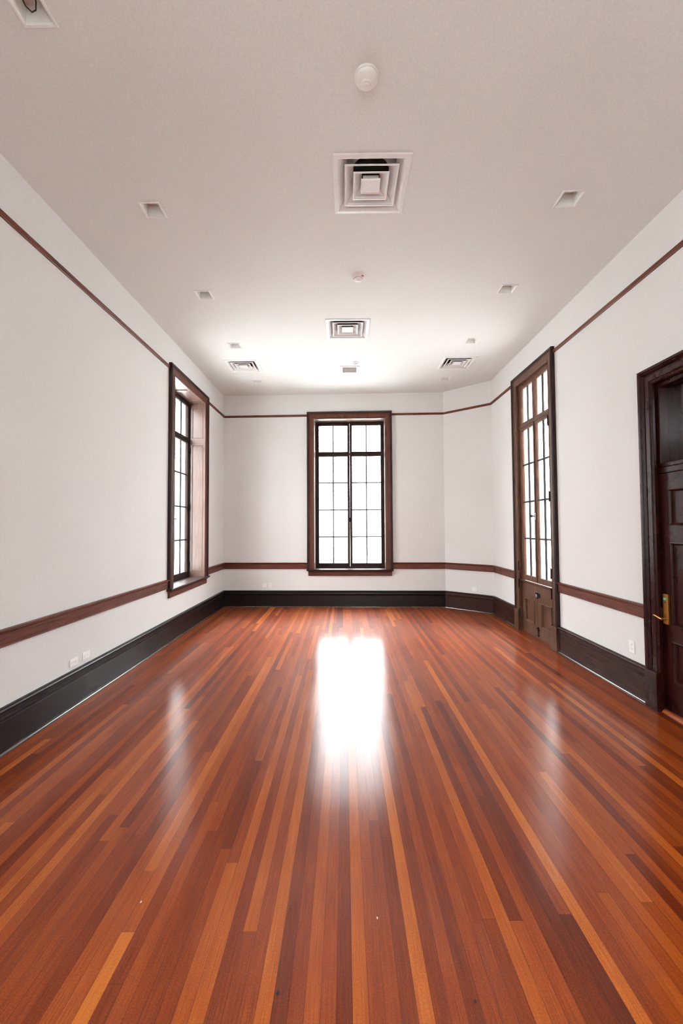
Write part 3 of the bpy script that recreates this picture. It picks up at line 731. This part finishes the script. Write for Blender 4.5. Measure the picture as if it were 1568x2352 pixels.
def make_diffuser(x, y, s, label, group):
    root = empty('ceiling_vent', (x, y, H), label=label, cat='vent', group=group)
    h = s / 2; c = (x, y)
    mb = MB(); sq_ring(mb, c, [(h, H), (h, H - 0.004), (h - 0.006, H - 0.010), (h - 0.034, H - 0.012), (h - 0.040, H - 0.010), (h - 0.108, H + 0.058), (h - 0.106, H + 0.062), (h - 0.042, H + 0.004)])
    mb.build('frame', M['white'], root)
    for f, dz in ((0.70, 0.000), (0.47, 0.000)):
        r = h * f
        mb = MB(); sq_ring(mb, c, [(r, H - 0.010), (r, H - 0.006), (r - 0.066, H + 0.052), (r - 0.070, H + 0.052), (r - 0.020, H + 0.004), (r - 0.016, H - 0.008), (r - 0.010, H - 0.012)])
        mb.build('louvre_ring', M['white'], root)
    r = h * 0.26
    mb = MB()
    rings = [[Vector((x + sx * q, y + sy * q, z)) for sx, sy in ((-1, -1), (1, -1), (1, 1), (-1, 1))] for q, z in ((r, H - 0.008), (r - 0.004, H - 0.012), (r - 0.010, H - 0.011), (r * 0.45, H + 0.006))]
    mb.loft(rings)
    mb.wbox(x - r * 0.8, x + r * 0.8, y - r * 0.8, y + r * 0.8, H + 0.004, H + 0.03)
    mb.build('centre_plate', M['white'], root)
    dark = y > 5      # far ones: shade between the cones is painted as black liners and pan
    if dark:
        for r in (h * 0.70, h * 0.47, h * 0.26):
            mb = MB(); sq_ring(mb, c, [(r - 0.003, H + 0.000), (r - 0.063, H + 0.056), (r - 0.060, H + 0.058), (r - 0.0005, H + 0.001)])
            mb.build('louvre_shade', M['duct_shade'], root)
    # pan with round black neck
    R = h - 0.05
    mb = MB()
    mb.wbox(x - R, x + R, y - R, y - R + 0.01, H + 0.05, H + 0.128); mb.wbox(x - R, x + R, y + R - 0.01, y + R, H + 0.05, H + 0.128)
    mb.wbox(x - R, x - R + 0.01, y - R, y + R, H + 0.05, H + 0.128); mb.wbox(x + R - 0.01, x + R, y - R, y + R, H + 0.05, H + 0.128)
    mb.wbox(x - R, x + R, y - R, y + R, H + 0.118, H + 0.128)
    mb.build('pan', M['duct_shade' if dark else 'white'], root)
    MB().lathe([(0.15, H + 0.088), (0.15, H + 0.117)], (x, y, 0), 36).build('duct_neck', M['duct_shade'], root)
    return root
g = 'square louvred air diffusers in the ceiling'
make_diffuser(*diffs[0], 'largest square ceiling diffuser, nearest the camera', g)
make_diffuser(*diffs[1], 'square ceiling diffuser in the centre, midway to the back wall', g)
make_diffuser(*diffs[2], 'square ceiling diffuser near the far left corner', g)
make_diffuser(*diffs[3], 'square ceiling diffuser near the far right angled corner', g)

def return_grille():
    x, y, s = ret; h = s / 2
    root = empty('return_grille', (x, y, H), label='small square return air grille with grey centre above the back window', cat='vent')
    mb = MB(); sq_ring(mb, (x, y), [(h, H), (h, H - 0.006), (h - 0.008, H - 0.012), (h - 0.045, H - 0.010), (h - 0.050, H - 0.002), (h - 0.050, H)])
    mb.build('frame', M['white'], root)
    mb = MB(); q = h - 0.05
    for i in range(12):
        yy = y - q + (i + 0.5) * 2 * q / 12
        mb.hexa([Vector(p) for p in ((x - q, yy - .009, H + .012), (x + q, yy - .009, H + .012), (x + q, yy + .006, H - .004), (x - q, yy + .006, H - .004), (x - q, yy - .007, H + .013), (x + q, yy - .007, H + .013), (x + q, yy + .008, H - .003), (x - q, yy + .008, H - .003))])
    mb.build('slats', M['grille'], root)
    MB().wbox(x - q, x + q, y - q, y + q, H + 0.03, H + 0.034).build('backing', M['grille'], root)
return_grille()

def make_light(x, y):
    root = empty('recessed_downlight', (x, y, H))
    mb = MB(); sq_ring(mb, (x, y), [(0.095, H), (0.095, H - 0.004), (0.092, H - 0.007), (0.080, H - 0.006), (0.074, H + 0.002), (0.074, H + 0.006), (0.078, H + 0.006)])
    mb.build('trim_ring', M['white'], root)
    mb = MB(); sq_ring(mb, (x, y), [(0.0765, H + 0.002), (0.0735, H + 0.002), (0.066, H + 0.095), (0.0765, H + 0.095)])
    mb.build('baffle', M['can'], root)
    MB().wbox(x - 0.070, x + 0.070, y - 0.070, y + 0.070, H + 0.092, H + 0.10).build('lamp_lens', M['lens'], root)
    return root
light0 = make_light(*lights[0])
LL = ['recessed square ceiling light at the top left corner with a loose black cable',
      'recessed square ceiling light on the left, level with the largest diffuser',
      'recessed square ceiling light on the left between the largest and the central diffuser',
      'small recessed square light on the left just before the far left diffuser',
      'faintest recessed square light on the left, closest to the back wall',
      'recessed square ceiling light on the right, level with the largest diffuser',
      'recessed square ceiling light on the right between the largest and the central diffuser',
      'small recessed square light on the right just before the far right diffuser',
      'faintest recessed square light on the right, closest to the angled corner']
tag(light0, LL[0], 'light', 'recessed square ceiling lights in two rows')
for i in range(1, len(lights)):
    r = light0.copy(); COL.objects.link(r); r.location = (lights[i][0], lights[i][1], H); r['label'] = LL[i]
    for ch in list(light0.children):
        c = ch.copy(); COL.objects.link(c); c.parent = r
x, y = lights[0]
MB().tube([(x - 0.03, y - 0.045, H + 0.09), (x - 0.035, y - 0.03, H + 0.04), (x - 0.022, y + 0.004, H + 0.006), (x + 0.0, y + 0.020, H - 0.008), (x + 0.022, y + 0.018, H + 0.0), (x + 0.032, y + 0.004, H + 0.03), (x + 0.03, y - 0.01, H + 0.09)], 0.0035, 8).build('cable', M['cable'], light0, smooth=True)

def detector(name, x, y, prof, base, label, cat, dot=False, vents=True):
    root = empty(name, (x, y, H), label=label, cat=cat)
    MB().lathe(base, (x, y, H), 48).build('base_plate', M['ivory'], root, smooth=True)
    MB().lathe(prof, (x, y, H), 48).build('housing', M['ivory'], root, smooth=True)
    if dot: MB().wbox(x + 0.030, x + 0.060, y - 0.050, y - 0.038, H - 0.026, H - 0.018).build('indicator', M['red'], root)
    if vents:
        mb = MB()
        for k in range(16):
            t = 2 * math.pi * k / 16
            mb.wbox(x + 0.047 * math.cos(t) - 0.003, x + 0.047 * math.cos(t) + 0.003, y + 0.047 * math.sin(t) - 0.003, y + 0.047 * math.sin(t) + 0.003, H - 0.034, H - 0.026)
        mb.build('vent_slots', M['slot'], root)
    return root
detector('smoke_detector', 0.151, 2.50, [(0.070, -0.010), (0.070, -0.016), (0.064, -0.026), (0.050, -0.036), (0.038, -0.042), (0.033, -0.044), (0.033, -0.056), (0.030, -0.060), (0.020, -0.061), (0.017, -0.066), (0.008, -0.069), (0.0005, -0.0695)],
         [(0.077, 0.0), (0.077, -0.008), (0.074, -0.012), (0.070, -0.013)], 'large round white domed smoke detector nearest the camera', 'smoke detector', vents=False)
detector('smoke_detector', 0.167, 4.575, [(0.068, -0.010), (0.066, -0.020), (0.052, -0.028), (0.048, -0.029), (0.046, -0.040), (0.030, -0.044), (0.018, -0.046), (0.014, -0.054), (0.0005, -0.056)],
         [(0.077, 0.0), (0.077, -0.008), (0.074, -0.012), (0.068, -0.013)], 'round white smoke detector with a red mark, between the two central diffusers', 'smoke detector', dot=True)
detector('smoke_detector', 0.205, 7.03, [(0.048, -0.006), (0.044, -0.018), (0.030, -0.030), (0.020, -0.036), (0.018, -0.044), (0.0005, -0.046)],
         [(0.055, 0.0), (0.055, -0.006), (0.050, -0.009)], 'smallest round detector just in front of the return grille', 'smoke detector', vents=False)

# ------------------------------------------------------------------ outlets
def outlet(fr, a, z, w, h, label, kind='duplex', horiz=True):
    root = empty('wall_outlet', fr.P(a, z, 0), label=label, cat='outlet', group='white wall plates near the baseboards')
    B1('cover_plate', M['plastic'], root, fr, a - w / 2, a + w / 2, z - h / 2, z + h / 2, 0, 0.007, bevel=0.002)
    if kind == 'duplex':
        for s in (-1, 1):
            ca, cz = (a + s * 0.021, z) if horiz else (a, z + s * 0.021)
            r = MB(); pts = [(0.0165 * math.cos(t), 0.0145 * math.sin(t)) for t in [2 * math.pi * k / 20 for k in range(20)]]
            r.loft([[fr.P(ca + p, cz + q, 0.006) for p, q in pts], [fr.P(ca + p, cz + q, 0.0095) for p, q in pts]])
            f = r.build('receptacle', M['plastic'], root)
            sl = MB()
            for u, v in ((-0.006, 0.004), (0.006, 0.004), (0, -0.007)):
                if horiz: u, v = v, u
                sl.box(fr, ca + u - 0.0018, ca + u + 0.0018, cz + v - 0.0018, cz + v + 0.0018, 0.0094, 0.0102)
            sl.build('socket_slots', M['slot'], f)
    elif kind == 'data':
        r = B1('jack_insert', M['plastic'], root, fr, a - w * 0.30, a + w * 0.30, z - h * 0.22, z + h * 0.22, 0.006, 0.0095)
        for s in (-1, 1): B1('jack', M['ivory'], root, fr, a + s * 0.016 - 0.008, a + s * 0.016 + 0.008, z - 0.007, z + 0.007, 0.0094, 0.0104)
    else:
        B1('blank_insert', M['plastic'], root, fr, a - w * 0.2, a + w * 0.2, z - h * 0.3, z + h * 0.3, 0.006, 0.0085)
    return root
outlet(FL, 3.945, 0.402, 0.114, 0.073, 'white socket outlet on the left wall, the one nearer the camera')
outlet(FL, 4.133, 0.407, 0.114, 0.073, 'white data plate on the left wall, right beside the socket outlet', 'data')
outlet(FB, 0.870, 0.436, 0.110, 0.090, 'wide faint plate low on the back wall left of the window', 'blank')
outlet(FB, 0.985, 0.428, 0.070, 0.114, 'narrow upright outlet low on the back wall, next to the wide plate', 'duplex', False)
outlet(FC, 0.622, 0.418, 0.100, 0.085, 'white plate low on the angled corner wall', 'blank')
outlet(FR, 4.180, 0.458, 0.075, 0.118, 'white upright plate on the right wall beside the mahogany door', 'duplex', False)

# small debris on the floor
def crumb(x, y, r, mat, label, name='wood_chip'):
    rng = random.Random(int(x * 1000)); mb = MB()
    mb.loft([[Vector((x + r * k * math.cos(t) * rng.uniform(.7, 1.2), y + r * 1.8 * k * math.sin(t), z)) for t in [2 * math.pi * j / 8 for j in range(8)]] for k, z in ((1, 0.0005), (0.9, r * 0.5), (0.4, r * 0.8))])
    tag(mb.build(name, mat, loc=(x, y, 0)), label, 'debris')
M['chip'] = plain('pale_chip', lin(216, 190, 160), rough=0.7)
M['chipd'] = plain('dark_chip', lin(34, 20, 18), rough=0.7)

crumb(-0.245, 1.545, 0.005, M['chipd'], 'tiny dark chip on the floor at the bottom centre-left of the photo')
crumb(0.445, 1.520, 0.004, M['chipd'], 'tiny dark chip on the floor at the bottom right of the wide middle planks')
crumb(0.130, 1.83, 0.0035, M['chip'], 'tiny pale chip on the floor, straight ahead of the camera')
crumb(-0.905, 1.905, 0.0035, M['chip'], 'tiny pale chip on the floor in the lower left of the photo')

# ------------------------------------------------------------------ outside
mb = MB(); mb.wbox(-90, 90, -60, 120, -3.05, -3.0)
tag(mb.build('ground', M['paving']), 'pale paved ground outside the windows', 'ground', kind='structure')
def building():
    root = empty('building', (0, 46, -3.0), label='faint pale low building seen through the lower panes of the back window', cat='building')
    MB().wbox(-14, 14, 46, 54, -3.0, 1.0).build('wall', M['facade'], root)
    MB().wbox(-14.4, 14.4, 45.6, 54.4, 1.0, 1.25).build('roof_edge', M['facade'], root)
    for xx, ww, z0, z1 in ((2.42, 0.42, -0.22, 0.22), (3.0, 0.32, -0.22, 0.22), (3.5, 0.3, -0.22, 0.22), (2.42, 0.42, -1.65, -0.66), (3.0, 0.3, -1.6, -0.7), (3.5, 0.32, -1.6, -0.66), (-1.15, 0.95, -1.0, -0.55), (-5.6, 0.6, -1.5, -0.6), (5.6, 0.6, -1.5, -0.6)):
        f = MB().wbox(xx, xx + ww, 45.94, 46.02, z0, z1).build('window', M['facade'], root)
        MB().wbox(xx + 0.05, xx + ww - 0.05, 45.90, 45.945, z0 + 0.05, z1 - 0.05).build('pane', M['darkglass'], f)
building()

# ------------------------------------------------------------------ light: overcast sky through the windows
w = bpy.data.worlds.new('overcast_sky'); S.world = w; w.use_nodes = True
nt = w.node_tree; nt.nodes.clear()
out = nt.nodes.new('ShaderNodeOutputWorld'); bg = nt.nodes.new('ShaderNodeBackground')
tc = nt.nodes.new('ShaderNodeTexCoord'); sx = nt.nodes.new('ShaderNodeSeparateXYZ'); nt.links.new(tc.outputs['Generated'], sx.inputs[0])
r = ramp(nt, [(0.0, (0.35, 0.365, 0.38)), (1.0, (0.95, 0.98, 1.01))])   # overcast sky: zenith about three times the horizon
nt.links.new(sx.outputs[2], r.inputs[0]); nt.links.new(r.outputs[0], bg.inputs[0]); bg.inputs[1].default_value = 27.0
nt.links.new(bg.outputs[0], out.inputs[0])

def portal(name, fr, W):
    a0, a1, z0, z1 = W
    L = bpy.data.lights.new(name, 'AREA'); L.shape = 'RECTANGLE'; L.size = a1 - a0 + 0.1; L.size_y = z1 - z0 + 0.1; L.energy = 1
    L.cycles.is_portal = True
    o = bpy.data.objects.new(name, L); COL.objects.link(o)
    o.location = fr.P((a0 + a1) / 2, (z0 + z1) / 2, -WT - 0.02)
    R = fr.n.to_track_quat('-Z', 'Z'); o.rotation_euler = R.to_euler()
for nme, fr, W in (('sky_portal_back', FB, W_BACK), ('sky_portal_left', FL, W_LEFT), ('sky_portal_near', FL, W_LEFT_ADDED), ('sky_portal_front', FF, W_FRONT_ADDED), ('sky_portal_french', FR, D_FRENCH)):
    portal(nme, fr, W)

# ------------------------------------------------------------------ camera
cam = bpy.data.cameras.new('camera'); co = bpy.data.objects.new('camera', cam); COL.objects.link(co)
yaw, pitch, roll, F = 0.00648, 0.03415, 0.00507, 965.0
right0 = Vector((math.cos(yaw), math.sin(yaw), 0))
fwd = Vector((-math.sin(yaw) * math.cos(pitch), math.cos(yaw) * math.cos(pitch), math.sin(pitch)))
up0 = right0.cross(fwd)
R = right0 * math.cos(roll) - up0 * math.sin(roll); U = right0 * math.sin(roll) + up0 * math.cos(roll)
co.matrix_world = Matrix(((R.x, U.x, -fwd.x, 0), (R.y, U.y, -fwd.y, 0), (R.z, U.z, -fwd.z, EYE), (0, 0, 0, 1)))
cam.sensor_fit = 'HORIZONTAL'; cam.sensor_width = 36; cam.lens = F / 1568 * 36
cam.clip_start = 0.05; cam.clip_end = 300
S.camera = co

S.view_settings.view_transform = 'Standard'; S.view_settings.look = 'None'; S.view_settings.gamma = 1.0
S.view_settings.use_curve_mapping = False
S.view_settings.exposure = 0.49
S.cycles.use_denoising = True
S.cycles.filter_width = 1.1
S.cycles.max_bounces = 9; S.cycles.diffuse_bounces = 6; S.cycles.glossy_bounces = 3; S.cycles.transparent_max_bounces = 8
S.cycles.use_adaptive_sampling = True; S.cycles.adaptive_threshold = 0.1; S.cycles.adaptive_min_samples = 20
S.cycles.sample_clamp_indirect = 8
